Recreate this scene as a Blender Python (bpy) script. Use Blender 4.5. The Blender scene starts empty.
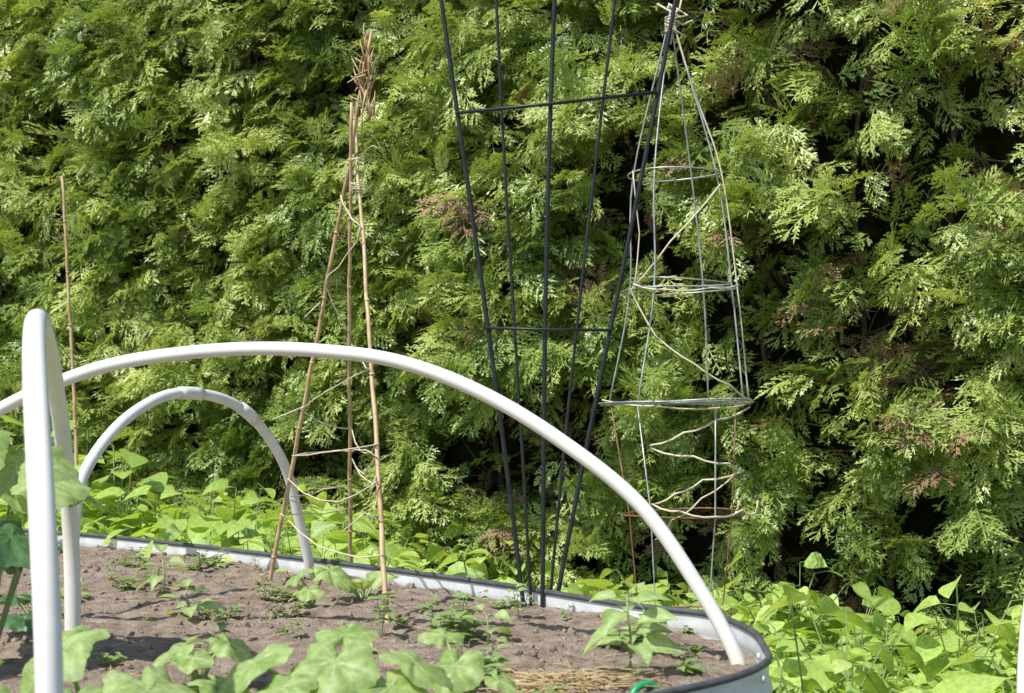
import bpy, math, random, bmesh
import numpy as np
from mathutils import Vector, Matrix, noise, Euler
random.seed(7); np.random.seed(7)
R=random.random
def U(a,b): return a+(b-a)*random.random()
G=random.gauss
scene=bpy.context.scene
scene.view_settings.view_transform='Standard'
scene.view_settings.look='None'
scene.view_settings.exposure=0

# ---------------------------------------------------------------- helpers
def link(o,parent=None):
    scene.collection.objects.link(o)
    if parent is not None: o.parent=parent
    return o
def empty(name):
    e=bpy.data.objects.new(name,None); e.empty_display_size=0.1
    return link(e)
class MB:
    def __init__(s): s.v=[]; s.f=[]; s.m=[]; s.c=[]
    def add(s,vs,fs,mi=0,col=None):
        b=len(s.v); s.v.extend([tuple(x) for x in vs])
        s.f.extend([tuple(i+b for i in f) for f in fs]); s.m.extend([mi]*len(fs))
        s.c.extend(col if col is not None else [0.0]*len(vs))
    def obj(s,name,mats,smooth=True,parent=None,linkit=True):
        me=bpy.data.meshes.new(name); me.from_pydata(s.v,[],s.f)
        for m in mats: me.materials.append(m)
        if s.f:
            me.polygons.foreach_set('material_index',s.m)
            me.polygons.foreach_set('use_smooth',[smooth]*len(s.f))
        a=me.attributes.new('vein','FLOAT','POINT'); a.data.foreach_set('value',s.c)
        me.update()
        o=bpy.data.objects.new(name,me)
        if linkit: link(o,parent)
        return o
    def temp(s): return (np.array(s.v),np.array([f for f in s.f]),np.array(s.m),np.array(s.c))
def catmull(P,n=8,closed=False):
    P=[Vector(p) for p in P]; out=[]
    N=len(P); rng=range(N if closed else N-1)
    for i in rng:
        if closed: a,b,c,d=P[i-1],P[i],P[(i+1)%N],P[(i+2)%N]
        else:
            a=P[i-1] if i>0 else P[0]*2-P[1]; b=P[i]; c=P[i+1]
            d=P[i+2] if i+2<N else P[-1]*2-P[-2]
        for k in range(n):
            t=k/n
            out.append(0.5*((2*b)+(c-a)*t+(2*a-5*b+4*c-d)*t*t+(3*b-3*c+d-a)*t**3))
    if not closed: out.append(P[-1])
    return out
def tube(mb,P,r,seg=10,mi=0,closed=False,r2=None,col=0.0,caps=True):
    P=[Vector(p) for p in P]; N=len(P)
    T=[]
    for i in range(N):
        if closed: t=P[(i+1)%N]-P[i-1]
        else: t=P[min(i+1,N-1)]-P[max(i-1,0)]
        if t.length<1e-9: t=Vector((0,0,1))
        T.append(t.normalized())
    up=Vector((0,0,1)) if abs(T[0].z)<0.9 else Vector((1,0,0))
    x=T[0].cross(up).normalized(); vs=[]
    for i in range(N):
        x=(x-T[i]*x.dot(T[i]))
        if x.length<1e-6: x=T[i].orthogonal()
        x.normalize(); y=T[i].cross(x)
        rr=r(i/(N-1)) if callable(r) else (r if r2 is None else r+(r2-r)*i/(N-1))
        for k in range(seg):
            a=2*math.pi*k/seg
            vs.append(P[i]+x*math.cos(a)*rr+y*math.sin(a)*rr)
    fs=[]
    for i in range(N if closed else N-1):
        j=(i+1)%N
        for k in range(seg):
            k2=(k+1)%seg
            fs.append((i*seg+k,i*seg+k2,j*seg+k2,j*seg+k))
    if not closed and caps:
        fs.append(tuple(range(seg))[::-1]); fs.append(tuple((N-1)*seg+k for k in range(seg)))
    mb.add(vs,fs,mi,[col]*len(vs))
def frame(direction,upish):
    y=Vector(direction).normalized(); z=Vector(upish); z=z-y*z.dot(y)
    if z.length<1e-4: z=y.orthogonal()
    z.normalize(); x=y.cross(z)
    return x,y,z
def leaf(mb,base,d,up,L,W,droop=0.3,fold=0.25,nl=6,tipw=0.75,mi=0,heart=False,wav=0.0,lowres=False):
    x,y,z=frame(d,up); vs=[];fs=[];cs=[]
    ph=U(0,6)
    prof=((-1,0),(0,1),(1,0)) if lowres else ((-1,0),(-0.5,0.15),(0,1),(0.5,0.15),(1,0))
    nc=len(prof)
    for i in range(nl+1):
        t=i/nl
        if heart: w=math.sin(math.pi*min(1,(t*0.86+0.14))**0.62)**0.8 if t<1 else 0
        else: w=max(0.0,math.sin(math.pi*t**tipw))**0.9
        w=max(w,0.03)*W*0.5
        if t==1: w=W*0.01
        c=Vector(base)+y*L*t*(1-droop*0.3*t)-Vector((0,0,1))*droop*L*t*t
        for k,(s,cc) in enumerate(prof):
            back=-0.12*L*abs(s)*(1-t) if heart else 0
            p=c+x*s*w+z*(abs(s)*w*fold+wav*W*math.sin(ph+t*9+s*3)*abs(s))+y*back
            vs.append(p); cs.append(cc)
    for i in range(nl):
        for k in range(nc-1):
            a=i*nc+k; fs.append((a,a+1,a+nc+1,a+nc))
    mb.add(vs,fs,mi,cs)
def bigleaf(mb,c,normal,fwd,Rr,mi=0,cup=0.25,lobes=5,na=64,nr=7,lob=0.17):
    z=Vector(normal).normalized(); y=Vector(fwd); y=(y-z*y.dot(z)).normalized(); x=y.cross(z)
    vs=[Vector(c)];cs=[1.0];fs=[]
    ph=U(0,6); wv=U(.05,.10); cup*=U(.6,2.0)
    for r in range(1,nr+1):
        q=r/nr
        for k in range(na):
            a=2*math.pi*k/na-math.pi
            l=math.cos(a*lobes*0.5)**2
            rad=1-lob*(1-l)*q
            rad*=0.78+0.22*math.cos(a*0.5)**2
            if abs(a)>2.75: rad*=1-0.75*(abs(a)-2.75)/(math.pi-2.75)
            if q>.9: rad*=1+0.022*(1 if k%2 else -1)
            rr=rad*Rr*q
            h=cup*Rr*q*q*(0.5-0.9*q)+wv*Rr*math.sin(a*lobes+ph)*q+0.03*Rr*math.sin(a*11+q*7+ph)*q
            h+=-0.05*Rr*(l**6)*q
            vs.append(Vector(c)+x*math.sin(a)*rr+y*math.cos(a)*rr+z*h)
            cs.append(max(0,l**14)*(1.0-0.5*q)+ (0.35 if (k%4==0 and r%2==0) else 0))
    for k in range(na): fs.append((0,1+(k+1)%na,1+k))
    for r in range(nr-1):
        for k in range(na):
            a=1+r*na+k; b=1+r*na+(k+1)%na
            fs.append((a,b,b+na,a+na))
    mb.add(vs,fs,mi,cs)

# ---------------------------------------------------------------- materials
def newmat(name):
    m=bpy.data.materials.new(name); m.use_nodes=True
    nt=m.node_tree; nt.nodes.clear()
    out=nt.nodes.new('ShaderNodeOutputMaterial')
    return m,nt,out
def N(nt,t,**kw):
    n=nt.nodes.new(t)
    for k,v in kw.items(): setattr(n,k,v)
    return n
def ramp(nt,fac,stops):
    r=N(nt,'ShaderNodeValToRGB'); e=r.color_ramp.elements
    while len(e)<len(stops): e.new(0.5)
    for i,(p,c) in enumerate(stops): e[i].position=p; e[i].color=(*c,1)
    nt.links.new(fac,r.inputs[0]); return r.outputs[0]
def noisetex(nt,scale,detail=4,coord='pos',rough=0.6):
    n=N(nt,'ShaderNodeTexNoise'); n.inputs['Scale'].default_value=scale; n.inputs['Detail'].default_value=detail
    n.inputs['Roughness'].default_value=rough
    if coord=='pos':
        g=N(nt,'ShaderNodeNewGeometry'); nt.links.new(g.outputs['Position'],n.inputs['Vector'])
    else:
        g=N(nt,'ShaderNodeTexCoord'); nt.links.new(g.outputs['Object'],n.inputs['Vector'])
    return n.outputs['Fac']
def mathn(nt,op,a,b):
    n=N(nt,'ShaderNodeMath',operation=op)
    for i,x in enumerate((a,b)):
        if isinstance(x,(int,float)): n.inputs[i].default_value=x
        else: nt.links.new(x,n.inputs[i])
    return n.outputs[0]
def mixc(nt,fac,a,b,blend='MIX'):
    n=N(nt,'ShaderNodeMix',data_type='RGBA',blend_type=blend)
    if isinstance(fac,(int,float)): n.inputs[0].default_value=fac
    else: nt.links.new(fac,n.inputs[0])
    for i,x in ((6,a),(7,b)):
        if isinstance(x,tuple): n.inputs[i].default_value=(*x,1)
        else: nt.links.new(x,n.inputs[i])
    return n.outputs[2]
def leafmat(name,stops,trans=0.3,rough=0.45,patch=2.5,patchamt=0.45,vein=None,spec=0.4,inst='attr',transgain=1.6,fine=True):
    m,nt,out=newmat(name)
    if inst:
        rnd=N(nt,'ShaderNodeAttribute',attribute_name='rnd').outputs['Fac']
        pn=noisetex(nt,patch,1)
        f=mathn(nt,'ADD',mathn(nt,'MULTIPLY',rnd,1-patchamt),mathn(nt,'MULTIPLY',mathn(nt,'SUBTRACT',mathn(nt,'MULTIPLY',pn,2.0),0.5),patchamt))
    else: f=noisetex(nt,patch,4)
    col=ramp(nt,f,stops)
    if vein:
        at=N(nt,'ShaderNodeAttribute',attribute_name='vein')
        col=mixc(nt,mathn(nt,'MULTIPLY',at.outputs['Fac'],vein[1]),col,vein[0])
    if fine:
        fn=noisetex(nt,90,2)
        col=mixc(nt,1.0,col,ramp(nt,fn,[(0.3,(0.75,0.75,0.75)),(0.7,(1.15,1.15,1.1))]),'MULTIPLY')
    b=N(nt,'ShaderNodeBsdfPrincipled'); nt.links.new(col,b.inputs['Base Color'])
    b.inputs['Roughness'].default_value=rough; b.inputs['Specular IOR Level'].default_value=spec
    if trans>0:
        tr=N(nt,'ShaderNodeBsdfTranslucent')
        tc=mixc(nt,1.0,col,(transgain*1.05,transgain,transgain*0.45),'MULTIPLY'); nt.links.new(tc,tr.inputs[0])
        mx=N(nt,'ShaderNodeMixShader'); mx.inputs[0].default_value=trans
        nt.links.new(b.outputs[0],mx.inputs[1]); nt.links.new(tr.outputs[0],mx.inputs[2])
        nt.links.new(mx.outputs[0],out.inputs[0])
    else: nt.links.new(b.outputs[0],out.inputs[0])
    return m
def simplemat(name,stops,scale=20,rough=0.6,metal=0.0,spec=0.5,bump=0.0,bscale=60,coord='pos',detail=5):
    m,nt,out=newmat(name)
    b=N(nt,'ShaderNodeBsdfPrincipled')
    nt.links.new(ramp(nt,noisetex(nt,scale,detail,coord),stops),b.inputs['Base Color'])
    b.inputs['Roughness'].default_value=rough; b.inputs['Metallic'].default_value=metal
    b.inputs['Specular IOR Level'].default_value=spec
    if bump>0:
        bp=N(nt,'ShaderNodeBump'); bp.inputs['Strength'].default_value=bump; bp.inputs['Distance'].default_value=0.01
        nt.links.new(noisetex(nt,bscale,6,coord),bp.inputs['Height']); nt.links.new(bp.outputs[0],b.inputs['Normal'])
    nt.links.new(b.outputs[0],out.inputs[0]); return m

M_frond=leafmat('cypress_green',[(0.0,(0.13,0.20,0.05)),(0.35,(0.27,0.37,0.085)),(0.65,(0.46,0.555,0.16)),(1.0,(0.74,0.78,0.37))],trans=0.28,rough=0.38,patch=2.2,spec=0.7,inst='attr',fine=False,transgain=1.35)
M_dead=leafmat('cypress_dead',[(0.0,(0.14,0.085,0.05)),(0.5,(0.33,0.21,0.12)),(1.0,(0.56,0.40,0.24))],trans=0,rough=0.7,inst='attr',fine=False)
M_cover=leafmat('ground_cover_green',[(0.0,(0.24,0.38,0.07)),(0.5,(0.44,0.60,0.13)),(1.0,(0.64,0.75,0.27))],trans=0.33,rough=0.42,vein=((0.55,0.66,0.28),0.3))
M_grass=leafmat('grass_green',[(0.0,(0.28,0.36,0.10)),(0.6,(0.46,0.53,0.17)),(1.0,(0.62,0.62,0.3))],trans=0.33,rough=0.5)
M_weed=leafmat('weed_green',[(0.0,(0.17,0.27,0.07)),(0.5,(0.29,0.41,0.15)),(1.0,(0.42,0.52,0.23))],trans=0.3,rough=0.5,vein=((0.4,0.5,0.25),0.3))
M_squash=leafmat('squash_leaf',[(0.3,(0.25,0.385,0.10)),(0.7,(0.43,0.56,0.21))],trans=0.3,rough=0.48,patch=14,inst=None,vein=((0.6,0.7,0.42),0.55))
M_dark=leafmat('dark_leaf',[(0.3,(0.05,0.13,0.045)),(0.7,(0.10,0.21,0.08))],trans=0.2,rough=0.35,patch=12,inst=None,vein=((0.2,0.3,0.15),0.4))
M_stem=leafmat('plant_stem',[(0.3,(0.2,0.3,0.1)),(0.7,(0.34,0.42,0.18))],trans=0,patch=20,inst=None)
M_pvc=simplemat('white_pvc',[(0.3,(0.86,0.82,0.75)),(0.55,(0.91,0.89,0.83)),(0.8,(0.93,0.91,0.87))],scale=14,rough=0.38,bump=0.02)
M_pvc2=simplemat('dirty_pvc',[(0.3,(0.68,0.68,0.66)),(0.6,(0.84,0.83,0.81)),(0.9,(0.90,0.89,0.87))],scale=18,rough=0.5,bump=0.04)
M_bamboo=simplemat('bamboo',[(0.3,(0.36,0.22,0.11)),(0.55,(0.60,0.43,0.24)),(0.8,(0.74,0.58,0.36))],scale=25,rough=0.5,bump=0.1)
M_twine=simplemat('twine',[(0.3,(0.58,0.48,0.33)),(0.7,(0.78,0.70,0.54))],scale=80,rough=0.8)
M_black=simplemat('black_coated_steel',[(0.3,(0.010,0.012,0.016)),(0.7,(0.025,0.028,0.034))],scale=30,rough=0.4,spec=0.4)
M_wire=simplemat('galvanised_wire',[(0.3,(0.3,0.32,0.32)),(0.7,(0.6,0.63,0.62))],scale=30,rough=0.4,metal=0.5)
M_rust=simplemat('rusty_wire',[(0.3,(0.14,0.06,0.04)),(0.7,(0.34,0.17,0.11))],scale=30,rough=0.7,metal=0.2)
M_galv=simplemat('galvanised_panel',[(0.3,(0.58,0.61,0.63)),(0.6,(0.76,0.79,0.81)),(0.85,(0.85,0.87,0.88))],scale=16,rough=0.42,metal=0.1,bump=0.05)
M_trim=simplemat('rubber_trim',[(0.3,(0.05,0.055,0.06)),(0.7,(0.11,0.115,0.12))],scale=30,rough=0.55)
M_soil=simplemat('dry_soil',[(0.25,(0.15,0.11,0.08)),(0.45,(0.31,0.24,0.185)),(0.6,(0.41,0.33,0.262)),(0.8,(0.54,0.46,0.38))],scale=24,rough=0.95,spec=0.1,bump=1.0,bscale=170,detail=9)
M_clod=simplemat('soil_clod',[(0.3,(0.18,0.135,0.10)),(0.5,(0.36,0.285,0.225)),(0.75,(0.52,0.44,0.365))],scale=30,rough=0.95,spec=0.1,bump=0.8,bscale=200)
M_ground=simplemat('garden_earth',[(0.3,(0.05,0.038,0.025)),(0.5,(0.10,0.085,0.045)),(0.62,(0.08,0.12,0.03)),(0.8,(0.12,0.17,0.05))],scale=3.5,rough=0.95,spec=0.1,bump=0.6,bscale=60,detail=8)
M_bark=simplemat('hedge_bark',[(0.3,(0.07,0.045,0.03)),(0.7,(0.24,0.16,0.11))],scale=25,rough=0.9,bump=0.4)
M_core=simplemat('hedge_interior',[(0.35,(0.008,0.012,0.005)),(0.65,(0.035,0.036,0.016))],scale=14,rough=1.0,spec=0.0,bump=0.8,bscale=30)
M_straw=simplemat('straw',[(0.3,(0.4,0.28,0.13)),(0.7,(0.66,0.53,0.3))],scale=40,rough=0.7)
M_hose=simplemat('green_plastic',[(0.3,(0.01,0.30,0.10)),(0.7,(0.02,0.42,0.16))],scale=10,rough=0.35)

# ---------------------------------------------------------------- instancing
def bigmesh(name,temps,mats,items,parent=None,smooth=False):
    """temps: (verts, quads, face material idx, vein); items: (tid, pos, (x,y,z axes), scale, rnd)"""
    Vs=[];Fs=[];Ms=[];Rn=[];Vn=[];off=0
    for tid in range(len(temps)):
        tv,tf,tm,tc=temps[tid]; it=[i for i in items if i[0]==tid]
        if not it: continue
        Pm=np.array([i[1][:] for i in it]); Mx=np.array([[list(a) for a in i[2]] for i in it])
        sc=np.array([i[3] for i in it]); rn=np.array([i[4] for i in it])
        W=np.einsum('vk,nkj->nvj',tv,Mx)*sc[:,None,None]+Pm[:,None,:]
        n=len(it); nv=len(tv)
        F=tf[None,:,:]+(np.arange(n)*nv)[:,None,None]+off
        Vs.append(W.reshape(-1,3)); Fs.append(F.reshape(-1,4)); Ms.append(np.tile(tm,n)); Rn.append(np.repeat(rn,nv)); Vn.append(np.tile(tc,n)); off+=n*nv
    V=np.concatenate(Vs).astype(np.float32); F=np.concatenate(Fs).astype(np.int32); Mi=np.concatenate(Ms).astype(np.int32); rn=np.concatenate(Rn).astype(np.float32); vn=np.concatenate(Vn).astype(np.float32)
    me=bpy.data.meshes.new(name); me.vertices.add(len(V)); me.vertices.foreach_set('co',V.ravel())
    me.loops.add(F.size); me.loops.foreach_set('vertex_index',F.ravel())
    me.polygons.add(len(F)); me.polygons.foreach_set('loop_start',np.arange(0,F.size,4,dtype=np.int32))
    try: me.polygons.foreach_set('loop_total',np.full(len(F),4,dtype=np.int32))
    except Exception: pass
    for m in mats: me.materials.append(m)
    me.polygons.foreach_set('material_index',Mi)
    me.update(calc_edges=True)
    if smooth: me.shade_smooth()
    else: me.shade_flat()
    a=me.attributes.new('rnd','FLOAT','POINT'); a.data.foreach_set('value',rn)
    if smooth:
        a=me.attributes.new('vein','FLOAT','POINT'); a.data.foreach_set('value',vn)
    print(name,'quads',len(F))
    o=bpy.data.objects.new(name,me); return link(o,parent)
def upframe(yaw,tx=0,ty=0):
    z=Vector((tx,ty,1)).normalized(); y=Vector((math.sin(yaw),math.cos(yaw),0)); y=(y-z*y.dot(z)).normalized(); return (y.cross(z),y,z)

# ---------------------------------------------------------------- ground
gx=np.concatenate([np.array([-300,-120,-50,-20,-10]),np.arange(-6,6.01,0.12),np.array([10,20,50,120,300])])
gy=np.concatenate([np.array([-300,-120,-50,-20,-8,-4,-2]),np.arange(-1,8.01,0.12),np.array([12,20,50,120,300])])
vs=[];fs=[]
for j,y in enumerate(gy):
    for i,x in enumerate(gx):
        h=0.0
        if abs(x)<6 and -1<y<8: h=0.025*noise.noise(Vector((x*1.5,y*1.5,0)))+0.01*noise.noise(Vector((x*6,y*6,3)))
        vs.append((x,y,h-0.01))
nx=len(gx)
for j in range(len(gy)-1):
    for i in range(nx-1):
        a=j*nx+i; fs.append((a,a+1,a+nx+1,a+nx))
g=MB(); g.add(vs,fs); g.obj('ground',[M_ground])

# ---------------------------------------------------------------- raised bed
bed=empty('raised_garden_bed')
RIM=0.45; SOIL=0.41
ctrl=[(0.45,2.70),(0.455,2.90),(0.40,3.10),(0.24,3.25),(-0.03,3.60),(-0.29,3.88),(-0.59,4.19),(-0.95,4.54),(-1.34,4.88),(-1.76,5.12),(-2.25,5.1),(-2.65,4.5),(-2.7,3.5),(-2.3,2.5),(-1.6,1.9),(-0.9,1.72),(-0.3,1.88),(0.10,2.16),(0.32,2.36),(0.425,2.53)]
path=catmull([(x,y,0) for x,y in ctrl],10,True)
poly=[(p.x,p.y) for p in path]; NP=len(path)
def inside(x,y):
    c=False; j=NP-1
    for i in range(NP):
        xi,yi=poly[i]; xj,yj=poly[j]
        if (yi>y)!=(yj>y) and x<(xj-xi)*(y-yi)/(yj-yi)+xi: c=not c
        j=i
    return c
PA=np.array(poly)
def nearest(x,y):
    d=(PA[:,0]-x)**2+(PA[:,1]-y)**2; i=int(d.argmin()); return PA[i],math.sqrt(d[i])
zs=np.linspace(0.0,RIM-0.004,46); vs=[];fs=[]
for i,p in enumerate(path):
    t=(path[(i+1)%NP]-path[i-1]).normalized(); n=Vector((t.y,-t.x,0))
    if inside(p.x+n.x*0.02,p.y+n.y*0.02): n=-n
    for z in zs:
        rib=0.007*math.sin(z/0.055*2*math.pi) if 0.03<z<RIM-0.035 else 0
        q=p+n*rib; vs.append((q.x,q.y,z))
nz=len(zs)
for i in range(NP):
    j=(i+1)%NP
    for k in range(nz-1): fs.append((i*nz+k,j*nz+k,j*nz+k+1,i*nz+k+1))
w=MB(); w.add(vs,fs); w.obj('corrugated_wall',[M_galv],parent=bed)
w=MB(); tube(w,[Vector((p.x,p.y,RIM)) for p in path],0.0065,8,closed=True); w.obj('rim_trim',[M_trim],parent=bed)
w=MB()
for i in range(0,NP,17):
    p=path[i]; t=(path[(i+1)%NP]-path[i-1]).normalized(); n=Vector((t.y,-t.x,0))
    for s in (-1,1):
        for z in (0.06,0.16,0.27,0.38,0.432):
            c=p+n*s*0.006+Vector((0,0,z)); tube(w,[c,c+n*s*0.006],0.006,8)
w.obj('bolts',[M_galv],parent=bed)
def soilh(x,y):
    v=Vector((x,y,0))
    h=0.018*noise.noise(v*2.2)+0.013*noise.noise(v*6)+0.010*noise.noise(v*17)+0.007*abs(noise.noise(v*38))+0.0055*noise.noise(v*80)
    return SOIL+h
st=0.0105
xs=np.arange(-2.75,0.52,st); ys=np.arange(1.68,5.2,st)
idm=-np.ones((len(ys),len(xs)),dtype=int)
XX,YY=np.meshgrid(xs,ys); C=np.zeros(XX.shape,bool); j=NP-1
for i in range(NP):
    xi,yi=poly[i]; xj,yj=poly[j]
    if yi!=yj:
        cond=((yi>YY)!=(yj>YY))&(XX<(xj-xi)*(YY-yi)/(yj-yi)+xi); C^=cond
    j=i
vs=[];fs=[]
def vid(j,i):
    if idm[j,i]<0:
        x,y=xs[i],ys[j]
        if not C[j,i]:
            q,_=nearest(x,y); x,y=q
        idm[j,i]=len(vs); vs.append((x,y,soilh(x,y)))
    return int(idm[j,i])
for j in range(len(ys)-1):
    for i in range(len(xs)-1):
        if C[j,i] or C[j,i+1] or C[j+1,i] or C[j+1,i+1]:
            fs.append((vid(j,i),vid(j,i+1),vid(j+1,i+1),vid(j+1,i)))
w=MB(); w.add(vs,fs); w.obj('soil',[M_soil],parent=bed)
cl=[]
for k in range(6):
    bm=bmesh.new(); bmesh.ops.create_cube(bm,size=1.2)
    bmesh.ops.subdivide_edges(bm,edges=bm.edges[:],cuts=3,use_grid_fill=True)
    for v in bm.verts:
        v.co=v.co.normalized()
        f=1+0.5*noise.noise(v.co*1.3+Vector((k*7,0,0)))+0.4*noise.noise(v.co*3.5+Vector((k*7,0,0)))
        v.co=v.co*f; v.co.z*=0.65
    bm.verts.index_update()
    V=np.array([v.co[:] for v in bm.verts]); F=np.array([[v.index for v in f.verts] for f in bm.faces])
    cl.append((V,F,np.zeros(len(F),int),np.zeros(len(V)))); bm.free()
items=[]
while len(items)<5200:
    x=U(-1.9,0.5);y=U(2.0,4.95)
    if not inside(x,y) or nearest(x,y)[1]<0.02: continue
    s=0.0016+0.0085*R()**7
    if noise.noise(Vector((x*3,y*3,9)))+U(-0.5,0.5)<-0.1: continue
    a=Vector((G(0,1),G(0,1),G(0,1))); items.append((random.randrange(6),Vector((x,y,soilh(x,y)+s*0.1)),frame(a,(G(0,1),G(0,1),G(0,1))),s,R()))
bigmesh('clods',cl,[M_clod],items,bed,smooth=True)

# ---------------------------------------------------------------- PVC hoops
big=[(.41,2.76,.38),(.41,2.76,.42),(.348,2.776,.538),(.239,2.803,.694),(.091,2.84,.814),(-.061,2.878,.905),(-.218,2.918,.964),(-.379,2.958,.987),(-.544,3.0,.992),(-.714,3.042,.979),(-.845,3.075,.956),(-.967,3.106,.915),(-1.069,3.132,.87),(-1.25,3.18,.77),(-1.4,3.21,.62),(-1.47,3.23,.40)]
h=MB(); tube(h,catmull(big,8),0.0138,20); h.obj('garden_hoop',[M_pvc])
pts=[]
for k in range(0,49):
    a=math.pi*k/48
    s=-math.cos(a); zz=math.sin(a)**0.66
    cx=-.719+s*(-.170)+.016; cy=2.375+s*.625
    pts.append((cx-0.047*zz**1.9,cy,.42+0.597*zz))
pts=[(pts[0][0],pts[0][1],.36)]+pts+[(pts[-1][0],pts[-1][1],.36)]
h=MB(); tube(h,pts,0.0160,20)
h.obj('garden_hoop',[M_pvc])
back=[(-.55,4.10,.40),(-.55,4.08,.45),(-.572,4.047,.566),(-.605,3.996,.717),(-.668,3.901,.838),(-.729,3.81,.89),(-.796,3.708,.907),(-.851,3.625,.895),(-.912,3.534,.843),(-.961,3.459,.763),(-.985,3.42,.685),(-.993,3.409,.572),(-.995,3.405,.38)]
h=MB(); cp=catmull(back,6); tube(h,cp,0.0135,16)
for a,b in ((34,38),(24,27)): tube(h,cp[a:b+1],0.0160,16)
h.obj('garden_hoop',[M_pvc2])
h=MB(); tube(h,catmull([(.885,2.62,-.05),(.888,2.62,.3),(.905,2.63,.52),(.965,2.66,.72),(1.05,2.7,.88),(1.18,2.75,.98),(1.33,2.82,1.0),(1.5,2.9,.95),(1.63,2.96,.8),(1.7,3.0,.5),(1.71,3.0,-.05)],8),0.015,16)
h.obj('garden_hoop',[M_pvc])

# ---------------------------------------------------------------- bamboo teepee
def cane(mb,a,b,r,sag=0.01):
    a=Vector(a);b=Vector(b);n=26;L=(b-a).length
    s=Vector((U(-1,1),U(-1,1),0))*sag
    P=[a+(b-a)*(i/n)+s*math.sin(math.pi*i/n)+Vector((G(0,.0012),G(0,.0012),0)) for i in range(n+1)]
    tube(mb,P,lambda t:r*(1-0.35*t),8)
    k=0.12
    while k<L:
        t=k/L; p=a+(b-a)*t+s*math.sin(math.pi*t); d=(b-a).normalized()
        tube(mb,[p-d*.003,p,p+d*.003],r*(1-0.35*t)*1.28,8); k+=U(.14,.2)
tp=MB()
CA=[((-.264,3.23,.36),(-.405,3.80,1.63)),((-.45,4.28,.0),(-.396,3.66,1.62)),((-.658,4.03,.36),(-.345,3.66,1.80))]
for a,b in CA: cane(tp,a,b,.0062)
for k in range(6):
    a0=U(0,6); z0=1.41+k*.006+(.05 if k>3 else 0)
    rg=[Vector((-.383+.018*math.cos(a0+q*.6),3.71+.018*math.sin(a0+q*.6),z0+.003*math.sin(q))) for q in range(11)]
    tube(tp,rg,.0014,5,1)
for k in range(50):
    p=Vector((-.36+G(0,.010),3.68+G(0,.010),U(1.58,1.77))); d=Vector((G(0,.22),G(0,.22),G(.6,.5))).normalized()
    L=U(.03,.08)
    tube(tp,[p,p+d*L*.5,p+d*L+Vector((G(0,.006),0,-.006))],.0030,4,0,r2=.0010)
tube(tp,catmull([(-.375,3.69,1.49),(-.345,3.66,1.512),(-.325,3.66,1.505)],6),.0014,4,1)
def cp3(i,z):
    a,b=Vector(CA[i][0]),Vector(CA[i][1]); t=(z-a.z)/(b.z-a.z); return a.lerp(b,t)
z=.55;tw=[];i=0
for k in range(60):
    p=cp3(i,z)+Vector((0,-.006,0))
    if k:
        L=(p-tw[-1]).length; sg=U(.0,.12)*L*random.choice((1,1,-.3)); a=tw[-1]
        tw+=[a.lerp(p,t)+Vector((G(0,.003),G(0,.003),-sg*4*t*(1-t)+G(0,.002))) for t in (.2,.4,.6,.8)]
    tw.append(p); i=(i+random.choice((1,1,2)))%3
    z+=random.choice((U(-.025,.01),U(.01,.045),U(.02,.05))) if z<.86 else U(.06,.2)
    if z>1.42: break
tube(tp,tw,.0018,5,1)
for (zz_,ii) in ((.70,0),(.86,2),(1.12,2),(.62,0)):
    p=cp3(ii,zz_); tube(tp,[p,p+Vector((G(0,.02),-.01,.02)),p+Vector((G(0,.04),-.02,-.02))],.0016,4,1)
tp.obj('bamboo_teepee',[M_bamboo,M_twine])
c=MB(); cane(c,(-1.475,5.2,.0),(-1.567,5.2,1.67),.0078); c.obj('bamboo_cane',[M_bamboo])

# ---------------------------------------------------------------- fan trellis
tr=MB()
bots=[.020,.036,.068,.092,.108]; tops=[-.159,-.028,.1035,.237,.375]
def rodx(i,z): 
    t=(z-.42)/(1.81-.42); return bots[i]+(tops[i]-bots[i])*t
def rody(z): return 3.46+.05*(z-.42)
for i in range(5):
    b=.22
    P=[Vector((rodx(i,z)+(.008*math.sin(z*2.1+i)),rody(z)+(.012 if i in(1,3) else 0),z)) for z in np.linspace(b,2.35,24)]
    tube(tr,P,.0052 if i in(0,2,4) else .0036,8)
for zl,zr,i0,i1,r in ((1.565,1.615,0,4,.0042),(1.058,1.052,0,4,.0034),(2.1,2.14,0,4,.005)):
    a=Vector((rodx(i0,zl)-.004,rody(zl)-.008,zl)); b=Vector((rodx(i1,zr)+.004,rody(zr)-.008,zr))
    tube(tr,[a,(a+b)/2+Vector((0,-.004,-.002)),b],r,8)
for i in range(4):
    x0=rodx(i,2.35);x1=rodx(i+1,2.35); m=(x0+x1)/2; rr=(x1-x0)/2
    tube(tr,[(m-rr*math.cos(a),rody(2.35),2.35+rr*math.sin(a)) for a in np.linspace(0,math.pi,12)],.0045,8)
tr.obj('fan_trellis',[M_black])

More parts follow.
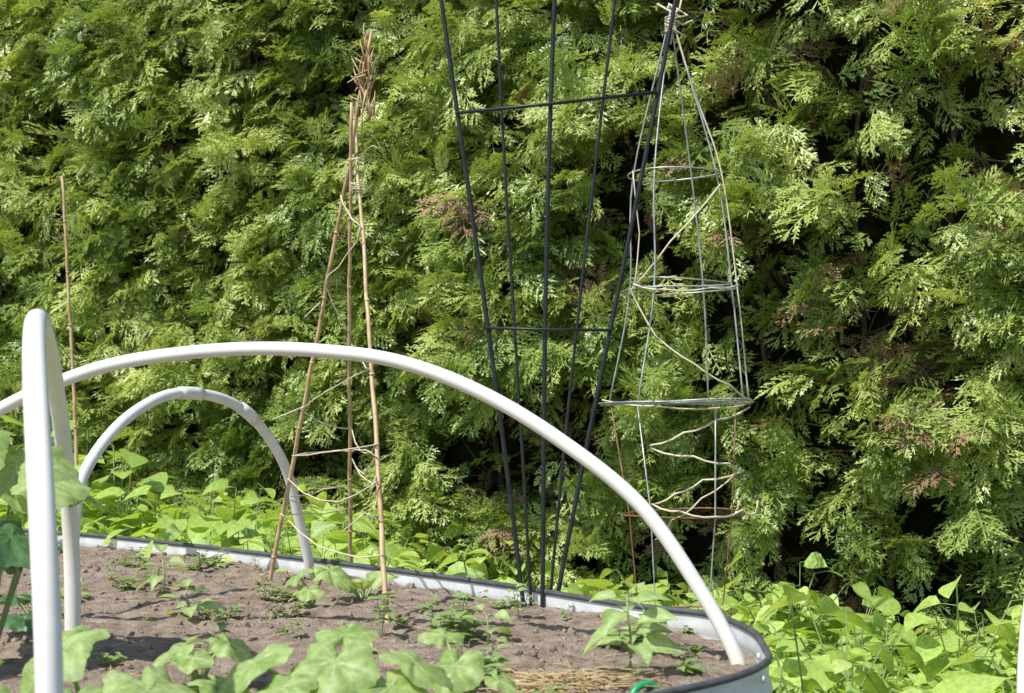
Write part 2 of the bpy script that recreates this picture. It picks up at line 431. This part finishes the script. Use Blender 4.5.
# ---------------------------------------------------------------- tomato cages
CX,CY=.468,4.3
def ring(mb,cx,cy,z,r,rad,mi=0,tilt=0,n=48,ph=0):
    P=[(cx+r*math.cos(2*math.pi*k/n),cy+r*math.sin(2*math.pi*k/n),z+tilt*r*math.cos(2*math.pi*k/n)+.003*math.sin(4*math.pi*k/n+ph)) for k in range(n)]
    tube(mb,P,rad,6,mi,closed=True)
cg=MB()
levels=[(.886,.215,.466),(1.205,.162,.482),(1.54,.130,.466),(1.97,.010,.459)]
for z,r,cx in levels[:3]: ring(cg,cx,CY,z,r+.002,.0024,0,tilt=.03)
ring(cg,.480,CY+.01,1.228,.150,.002,0,tilt=-.03)
for k in range(4):
    a=k*math.pi/2+.35+math.pi/5
    P=[(cx+r*math.cos(a+.03*i),CY+r*math.sin(a+.03*i),z) for i,(z,r,cx) in enumerate(levels)]
    P.append((.459+.01*math.cos(a),CY+.01*math.sin(a),2.03))
    tube(cg,catmull(P,6),.0027,6)
for k in range(6):
    tube(cg,[(.459+.016*math.cos(q*.7),CY+.016*math.sin(q*.7),1.955+.008*k+.002*math.sin(q)) for q in range(9)],.003,5,1)
for k in range(7):
    p=Vector((.459,CY-.01,1.99)); tube(cg,[p,p+Vector((G(0,.02),G(0,.01),G(.02,.02))),p+Vector((G(0,.035),G(0,.02),G(0,.04)))],.003,4,1)
tube(cg,catmull([(.466+.2,4.22,.89),(.482+.155,4.23,1.205),(.466+.128,4.24,1.54),(.52,4.27,1.78),(.462,4.29,1.99)],6),.0024,6,1)
def runs(mb,pp,rad,mi,sag=.006):
    out=[Vector(pp[0])]
    for a,b in zip(pp,pp[1:]):
        a=Vector(a);b=Vector(b)
        for t in (.33,.66,1): out.append(a.lerp(b,t)+(Vector((0,0,-sag*4*t*(1-t)))))
    tube(mb,out,rad,5,mi)
runs(cg,[(.59,4.22,1.50),(.44,4.15,1.33),(.335,4.22,1.20),(.40,4.18,1.07),(.50,4.12,.99),(.60,4.12,.93),(.68,4.22,.885)],.0026,1)
runs(cg,[(.34,4.2,1.215),(.42,4.13,1.195),(.55,4.14,1.20),(.64,4.22,1.215)],.0024,1)
runs(cg,[(.34,4.2,1.535),(.36,4.22,1.36),(.345,4.2,1.21)],.0020,1)
runs(cg,[(.255,4.25,.89),(.40,4.10,.873),(.56,4.1,.868),(.68,4.25,.885)],.0026,1)
cg.obj('tomato_cage',[M_wire,M_twine])
cg=MB()
lv=[(.880,.210,.466),(.566,.172,.485),(.28,.14,.482),(-.02,.11,.48)]
for i,(z,r,cx) in enumerate(lv[:3]): ring(cg,cx,CY,z,r+.002,.0026,1 if i else 0,tilt=.02)
for k in range(4):
    a=k*math.pi/2+.45
    tube(cg,[(cx+r*math.cos(a),CY+r*math.sin(a),z) for z,r,cx in lv],.0024,6,0 if k%2 else 1)
runs(cg,[(.665,4.2,.87),(.56,4.12,.835),(.47,4.12,.80),(.385,4.16,.765),(.40,4.35,.75),(.50,4.14,.735),(.60,4.14,.715),(.655,4.25,.69),(.56,4.42,.655),(.45,4.16,.63),(.39,4.2,.60),(.46,4.13,.585),(.56,4.12,.57),(.64,4.18,.585),(.68,4.2,.575),(.685,4.19,.61)],.0030,2,.008)
runs(cg,[(.64,4.2,.70),(.52,4.13,.62),(.44,4.14,.56),(.40,4.2,.50)],.0022,2,.01)
cg.obj('tomato_cage',[M_wire,M_rust,M_twine])

# ---------------------------------------------------------------- hedge
hedge=empty('conifer_hedge')
HB=Vector((1.7,4.62,0)); HT=Vector((0.894,-0.447,0)); HN=Vector((-0.447,-0.894,0))
S0,S1=-5.1,.65
def hoff(s,z):
    v=Vector((s,z,0))
    o=.17*noise.noise(v*0.8+Vector((3,1,0)))+.16*noise.noise(v*2.2+Vector((9,0,0)))+.10*noise.noise(v*5.5)
    rr=min(1,max(0,(s+2.2)/1.0))
    if z<.95: o-=(.12+.34*rr)*((.95-z)/.95)**1.2
    return o
def hpoint(s,z,dep): 
    p=HB+HT*s+HN*(hoff(s,z)-dep); p.z=z; return p
def frondmesh(seed,L,mb,base,d,up):
    rs=random.Random(seed); x,y,z=frame(d,up)
    base=Vector(base)
    def dia(p0,p1,w,twist,pos=.5):
        dd=(p1-p0)
        if dd.length<1e-5: return
        s=dd.cross(z).normalized()*w+z*twist*w
        m=p0+dd*pos
        mb.add([p0,m+s,p1,m-s],[(0,1,2,3)])
    cv=rs.uniform(-.22,.22)
    def ax(t): return base+x*(cv*L*t*t)+y*L*t-z*L*(.05*t+.28*t*t)
    n=7
    for i in range(3): dia(ax(i/3),ax((i+1.3)/3),.0022,0)
    for i in range(1,n+1):
        t=i/(n+.6)
        for sd in (-1,1):
            if rs.random()<.08: continue
            tt=t+rs.uniform(-.04,.04); p0=ax(tt)
            l=L*.48*(math.sin(math.pi*(.16+.80*tt))**.8)*rs.uniform(.6,1.18)
            ang=math.radians(rs.uniform(34,56))
            dr=(x*sd*math.sin(ang)+y*math.cos(ang)+z*rs.uniform(-.25,.12)).normalized()
            def bx(q): return p0+dr*l*q+y*l*.15*q*q-z*l*.22*q*q
            dia(p0,bx(.62),.0034,rs.uniform(-.25,.25)); dia(bx(.5),bx(1.05),.0034,rs.uniform(-.25,.25),.4)
            m=3 if l>.04 else 2
            for k in range(1,m+1):
                q=.1+k*.62/m
                for s2 in (-1,1):
                    l2=max(.010,l*.36)*(1-.35*q)*rs.uniform(.6,1.2)
                    a2=math.radians(40)*s2
                    d2=(dr*math.cos(a2)+dr.cross(z)*math.sin(a2)+z*rs.uniform(-.3,.2)).normalized()
                    dia(bx(q),bx(q)+d2*l2,.0034,rs.uniform(-.4,.4),.6)
temps=[]
for k in range(13):
    mb=MB(); nf=2
    for q in range(nf):
        a=(q-(nf-1)/2)*.8+U(-.2,.2)
        d=Vector((math.sin(a),math.cos(a),U(-.2,.2)))
        frondmesh(k*10+q,U(.09,.155),mb,(0,.01*q,.012*q),d,(U(-.35,.35),0,1))
    v,f,m,c=mb.temp(); temps.append((v,f,m+(0 if k<10 else 1),c))
items=[]
NH=10500
el=math.radians(55); hz=Vector((-.72,-.69,0)).normalized()
SUNV=hz*math.cos(el)+Vector((0,0,math.sin(el)))
blobs=[(-.72,1.15,.15),(-1.98,1.58,.09),(-.45,.85,.08)]
while len(items)<NH:
    s=U(S0,S1); z=U(.10,3.0)
    right=min(1,max(0,(s+2.6)/1.6))
    gap=noise.noise(Vector((s*2.6,z*2.1,20)))+.6*noise.noise(Vector((s*6,z*5,33)))
    thr=-.42+.44*right
    dep=.33*R()**1.3
    if gap<thr and dep<.23: continue
    if right>.5 and R()<.13: continue
    if z<.75 and R()<.32*right: continue
    p=hpoint(s,z,dep)
    a=HN*U(.35,1.0)+HT*G(0.1,.55)+Vector((0,0,G(-.15,.45)))
    up=SUNV*U(.4,1.7)+HN*U(.0,.5)+Vector((G(0,.40),G(0,.40),G(0,.40)))
    fr=frame(a,up)
    bro = (R()<.008+.012*right) or (dep>.26 and R()<.25)
    for bs,bz,br in blobs:
        dd=math.hypot(s-bs,z-bz)
        if dd<br*1.3 and R()<.6*(1-dd/(br*1.6)): bro=True
    items.append((random.randrange(10,13) if bro else random.randrange(10),p,fr,U(.6,1.12)*(1+.12*right),min(1,max(0,G(.54,.28)))))
for _ in range(600):
    s=U(S0,S1); b=U(0,1.0); p=HB+HT*s-HN*b; p.z=3.02+.1*noise.noise(Vector((s*2,b*2,0)))
    items.append((random.randrange(10),p,frame((G(0,.5),G(0,.5),1),(G(0,1),G(0,1),.2)),U(.9,1.4),R()))
bigmesh('foliage',temps,[M_frond,M_dead],items,hedge)
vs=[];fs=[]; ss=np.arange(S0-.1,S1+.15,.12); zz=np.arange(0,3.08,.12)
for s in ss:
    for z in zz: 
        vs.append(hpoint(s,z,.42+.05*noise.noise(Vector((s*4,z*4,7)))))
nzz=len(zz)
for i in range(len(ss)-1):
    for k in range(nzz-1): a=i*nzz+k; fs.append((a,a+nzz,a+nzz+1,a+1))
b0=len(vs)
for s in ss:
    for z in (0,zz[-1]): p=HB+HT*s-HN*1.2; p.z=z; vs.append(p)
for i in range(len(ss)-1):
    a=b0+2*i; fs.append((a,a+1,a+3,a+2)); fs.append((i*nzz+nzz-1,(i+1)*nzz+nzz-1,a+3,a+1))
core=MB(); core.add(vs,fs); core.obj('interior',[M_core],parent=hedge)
tk=MB()
for i in range(16):
    s=S0+.1+i*.36+U(-.08,.08); P=[]
    x0=.24+U(0,.1)
    for z in np.linspace(-.05,2.95,12):
        p=HB+HT*(s+.10*noise.noise(Vector((z,i,0))))+HN*(hoff(s,z)-x0-.05); p.z=z
        P.append(p)
    tube(tk,catmull(P,3),.014,7,r2=.006)
    for k in range(34):
        z=U(.1,2.9); p=HB+HT*s+HN*(hoff(s,z)-x0-.05); p.z=z
        d=(HN*U(.3,.9)+HT*G(0,.7)+Vector((0,0,U(-.1,.7)))).normalized(); L=U(.12,.34)
        q=p+d*L*.5+Vector((0,0,U(-.02,.02))); tube(tk,[p,q,p+d*L+Vector((0,0,U(-.03,.03)))],.0042,4,r2=.0012)
tk.obj('branches',[M_bark],parent=hedge)

# ---------------------------------------------------------------- ground cover
def coverplant(h,leafL,n,heart,ns=4,spread=.8):
    mb=MB(); 
    for s in range(ns):
        a=U(0,6.28); ln=U(.1,.6)
        top=Vector((math.cos(a)*ln*h*spread,math.sin(a)*ln*h*spread,h*U(.6,1.05)))
        tube(mb,[(0,0,-.02),(top.x*.35,top.y*.35,top.z*.5),top],.0018,3,1,caps=False)
        for q in range(n):
            t=.35+.65*q/(n-1)
            p=Vector((top.x*t*t**.3,top.y*t*t**.3,top.z*t))
            b=a+U(-2.4,2.4) if q<n-1 else a
            d=Vector((math.cos(b),math.sin(b),U(-.2,.5)))
            e=p+d*U(.01,.04); tube(mb,[p,e],.0010,3,1,caps=False)
            L=leafL*U(.5,1.2)
            leaf(mb,e,d+Vector((0,0,-.15)),(U(-.6,.6),U(-.6,.6),1),L,L*U(.68,.9),droop=U(.1,.5),fold=U(.05,.35),heart=heart,nl=5,lowres=True)
    return mb.temp()
def grass():
    mb=MB()
    for q in range(30):
        a=U(0,6.28); L=U(.06,.16); b=Vector((G(0,.025),G(0,.025),-.01)); o=Vector((math.cos(a),math.sin(a),0)); lean=U(.1,.7)
        w=Vector((-o.y,o.x,0))*U(.0012,.0024); vs=[];fs=[]
        for i in range(4):
            t=i/3; c=b+o*lean*L*t*t+Vector((0,0,L*t*(1-.3*lean*t))); ww=w*(1-t*.95); vs+= [c-ww,c+ww]
        for i in range(3): fs.append((2*i,2*i+1,2*i+3,2*i+2))
        mb.add(vs,fs,2)
    return mb.temp()
cov=[coverplant(.17,.08,3,True),coverplant(.22,.065,4,False),coverplant(.13,.10,3,True,3),coverplant(.30,.07,5,False),coverplant(.20,.045,6,True),
     grass(),grass(),coverplant(.46,.085,6,False,5,.5),coverplant(.55,.095,7,True,4,.45),coverplant(.15,.11,2,True,4,1.2),coverplant(.14,.035,7,False,6,1.0)]
items=[];tries=0
while len(items)<1950 and tries<60000:
    tries+=1
    x=U(-3.2,1.9); y=U(2.9,7.0)
    rel=Vector((x,y,0))-HB; dist=rel.dot(HN)
    if dist<-.3 or dist>2.4: continue
    if inside(x,y) or nearest(x,y)[1]<.05: continue
    left=min(1,max(0,(-x+.2)/1.2))
    if noise.noise(Vector((x*2.6,y*2.6,3)))<-.22 and left<.5: continue
    if dist<.05 and R()<.55: continue
    if left>.5:
        sc=U(1.0,1.5); tid=random.choice((0,1,3,3,4,1,7,8))
        if tid>=7: sc*=.75
    else:
        pn=noise.noise(Vector((x*1.8,y*1.8,11)))
        sc=U(.7,1.4)*(1+.25*left)
        tid=random.choice((10,10,4,1,5,6,0,9)) if pn>.12 else random.choice((0,0,1,2,2,9,9,3,4,10,6))
    items.append((tid,Vector((x,y,-.01+.02*R())),upframe(U(0,6.28),G(0,.15),G(0,.15)),sc,min(1,max(0,G(.5,.28)))))
for x,y,s in ((-1.55,5.35,1.35),(-1.35,5.2,1.2),(-1.7,5.5,1.5),(-1.2,5.05,1.0),(-1.9,5.45,1.4),(-1.42,5.35,1.5),(-1.05,5.1,1.0),(-2.1,5.6,1.2),(-.9,4.95,.9),(-1.0,4.8,.8),(-1.6,5.2,1.1),(-1.45,5.08,1.0),(-1.6,5.12,1.1)):
    items.append((random.choice((7,8)),Vector((x,y,0)),upframe(U(0,6.28),G(0,.1),G(0,.1)),s*1.05,U(.2,.7)))
bigmesh('ground_cover_plants',cov,[M_cover,M_stem,M_grass],items,None,smooth=True)

# ---------------------------------------------------------------- bed plants
def squash(x,y,leaves,mat=M_squash):
    mb=MB()
    b=Vector((x,y,soilh(x,y)-.01))
    for dx,dy,z,r,yaw,tilt in leaves:
        c=Vector((x+dx,y+dy,z)); f=Vector((math.cos(yaw),math.sin(yaw),0))
        P=catmull([b,b.lerp(c,.5)+Vector((0,0,.02)),c],6); tube(mb,P,.0038,6,1,r2=.0026)
        n=Vector((f.x*tilt,f.y*tilt,1))
        bigleaf(mb,c,n,f,r)
    return mb.obj('squash_plant',[mat,M_stem])
squash(-.25,2.19,[(.0,-.05,.52,.075,-1.7,.75),(-.12,-.02,.515,.08,3.4,.6),(.11,.0,.51,.07,-.2,.5),(.0,.06,.54,.055,1.4,-.3),(.08,-.06,.485,.065,-1.0,.6),(-.07,-.09,.49,.06,-2.2,.6)])
squash(-.60,2.14,[(-.05,.03,.535,.085,-2.4,.8),(.10,-.05,.49,.085,-.8,.6),(.19,.02,.48,.065,-.4,.5),(-.0,-.09,.48,.07,-1.7,.5)])
squash(-.52,2.50,[(-.03,0,.48,.05,3.6,.5),(.05,.02,.485,.05,-.4,.5),(0,-.04,.47,.04,-1.5,.4)])
squash(-.08,2.40,[(-.01,-.03,.475,.06,-2.0,.8),(.06,-.05,.455,.035,-.6,.4),(-.03,.04,.51,.045,2,-.2)])
squash(-.76,2.06,[(-.05,-.05,.50,.09,-2.0,.5),(-.02,.06,.53,.07,1.8,.1),(.06,-.05,.49,.07,-1,.6)])
squash(-.95,2.74,[(.06,-.04,.785,.125,-1.2,.55),(-.04,-.08,.81,.13,-2.0,.6),(.10,.06,.73,.10,.2,.3),(.13,-.08,.745,.08,-.9,.5),(-.08,-.05,.84,.10,-2.5,.4)])
squash(-.93,2.62,[(.07,-.03,.655,.09,-.5,.6),(-.05,-.05,.63,.09,-2.3,.5),(.0,.08,.60,.07,1.5,.3),(-.06,.03,.555,.07,3,.2)],M_dark)
squash(-.92,2.95,[(-.07,.03,.5,.06,2.6,.2),(-.02,-.04,.47,.05,-.8,.3)],M_dark)
squash(-.46,3.45,[(-.03,0,.49,.05,3.3,.7),(.04,.01,.50,.05,-1.0,.6),(0,-.04,.46,.04,-1.5,.5)])
def dock(x,y,z,n,l0,l1,pl0,pl1):
    mb=MB()
    for k in range(n):
        a=k*6.28/n+U(-.2,.2); b=Vector((x,y,z)); d=Vector((math.cos(a)*.6,math.sin(a)*.6,1)).normalized(); p=b+d*U(pl0,pl1)
        L=U(l0,l1); tube(mb,[b,p],.003,5,1); leaf(mb,p,d+Vector((0,0,-.35)),(-d.x,-d.y-.5,.8),L,L*U(.6,.72),droop=.35,fold=.15,nl=9,wav=.05)
    mb.obj('dock_plant',[M_squash,M_stem])
dock(-.30,4.12,.15,10,.13,.2,.16,.32)
dock(-.36,3.62,SOIL-.01,6,.07,.12,.03,.06)
dock(-.46,4.35,.1,8,.12,.18,.2,.34)
dock(.62,3.9,.0,7,.1,.15,.1,.2)
dock(-.85,4.75,.1,8,.12,.18,.25,.42)
def upright(name,x,y,h,L,n,mat):
    mb=MB(); b=Vector((x,y,soilh(x,y)-.01)); t=b+Vector((U(-.015,.015),U(-.015,.015),h))
    tube(mb,[b,b.lerp(t,.5)+Vector((.004,0,0)),t],.0028,6,1,r2=.0018)
    for k in range(n):
        q=.3+.7*k/(n-1); p=b.lerp(t,q); a=k*2.4+U(-.3,.3); d=Vector((math.cos(a),math.sin(a),U(-.1,.5)+.5*(k==n-1)))
        e=p+d*.018; tube(mb,[p,e],.0012,4,1)
        l=L*U(.7,1.1)*(1.1-.4*q)
        leaf(mb,e,d,(U(-.2,.2),U(-.6,.0),1),l,l*.55,droop=U(.2,.6),fold=.3,nl=7,wav=.03)
    return mb.obj(name,[mat,M_stem])
upright('pepper_plant',.205,2.62,.15,.10,11,M_squash)
upright('pepper_plant',.25,2.85,.09,.06,7,M_squash)
for x,y,h,L in ((-.86,3.72,.09,.085),(-.05,3.05,.07,.07),(-.30,2.85,.04,.05),(-1.05,3.6,.06,.07),(-.72,3.35,.06,.08)):
    upright('seedling',x,y,h,L,7,M_squash)
def weed(h,n):
    mb=MB()
    for s in range(n):
        a=U(0,6.28); top=Vector((math.cos(a)*U(.01,.05),math.sin(a)*U(.01,.05),h*U(.4,1)))
        tube(mb,[(0,0,-.01),top*.6,top],.0011,3,1,caps=False)
        for q in range(5):
            t=.4+.6*q/4; b=U(0,6.28); d=Vector((math.cos(b),math.sin(b),U(0,.6))); L=U(.022,.048)
            leaf(mb,top*t,d,(0,-.2,1),L,L*U(.45,.75),droop=.3,fold=.2,nl=4,lowres=True)
    return mb.temp()
wt=[weed(.07,4),weed(.05,5),weed(.09,3),weed(.035,3)]
items=[]
cl=[(-.95,3.75),(-.6,3.3),(-.52,3.7),(-.12,3.1),(0,3.25),(.25,3.0),(-.05,2.55),(-.85,4.2),(-1.1,4.3),(.33,2.8)]
def addw(x,y,s):
    if inside(x,y): items.append((random.randrange(4),Vector((x,y,soilh(x,y)-.002)),upframe(U(0,6.28)),s,R()))
for c0 in cl:
    for q in range(random.randrange(1,4)): addw(c0[0]+G(0,.04),c0[1]+G(0,.04),U(.6,1.3))
for q in range(120): addw(U(-2.5,.45),U(1.8,5.0),U(.3,.9))
bigmesh('weeds',wt,[M_weed,M_stem],items,None,smooth=True)
mb=MB()
for q in range(260):
    a=U(0,6.28); x=.09+G(0,.06); y=2.46+G(0,.025); z=soilh(x,y)+abs(G(0,.011)); d=Vector((math.cos(a),math.sin(a)*.5,G(0,.15)))*U(.02,.06)
    p=Vector((x,y,z)); tube(mb,[p-d,p+Vector((0,0,.004)),p+d],.0010,4)
mb.obj('straw_pile',[M_straw])
mb=MB()
for q in range(260):
    x=U(-1.6,.42); y=U(2.2,4.4)
    if not inside(x,y): continue
    a=U(0,6.28); z=soilh(x,y)+.003; d=Vector((math.cos(a),math.sin(a),G(0,.1)))*U(.006,.03)
    p=Vector((x,y,z)); tube(mb,[p-d,p+Vector((0,0,.002)),p+d],.0009,4)
mb.obj('dry_stalks',[M_straw])
mb=MB(); tube(mb,catmull([(.185,2.40,.40),(.195,2.41,.425),(.21,2.42,.434),(.228,2.43,.43),(.24,2.43,.40)],8),.006,10); mb.obj('plant_clip',[M_hose])

# ---------------------------------------------------------------- light, sky, camera
toS=SUNV
sd=bpy.data.lights.new('sun','SUN'); sd.energy=5.0; sd.angle=math.radians(.5); sd.color=(1,.97,.90)
so=bpy.data.objects.new('sun',sd); so.rotation_euler=toS.to_track_quat('Z','Y').to_euler(); so.location=(-3,-2,6); link(so)
wd=bpy.data.worlds.new('World'); scene.world=wd; wd.use_nodes=True; nt=wd.node_tree; nt.nodes.clear()
sk=nt.nodes.new('ShaderNodeTexSky'); sk.sky_type='NISHITA'; sk.sun_disc=False; sk.sun_elevation=el
sk.sun_rotation=math.atan2(toS.x,toS.y)
bg=nt.nodes.new('ShaderNodeBackground'); bg.inputs[1].default_value=.15; wo=nt.nodes.new('ShaderNodeOutputWorld')
nt.links.new(sk.outputs[0],bg.inputs[0]); nt.links.new(bg.outputs[0],wo.inputs[0])
cd=bpy.data.cameras.new('camera'); cd.sensor_width=36; cd.lens=52.73; cd.clip_end=1000; cd.clip_start=.05
cd.dof.use_dof=True; cd.dof.focus_distance=4.0; cd.dof.aperture_fstop=8
co=bpy.data.objects.new('camera',cd); co.location=(0,0,.89); co.rotation_euler=(math.radians(92.04),0,0); link(co)
scene.camera=co
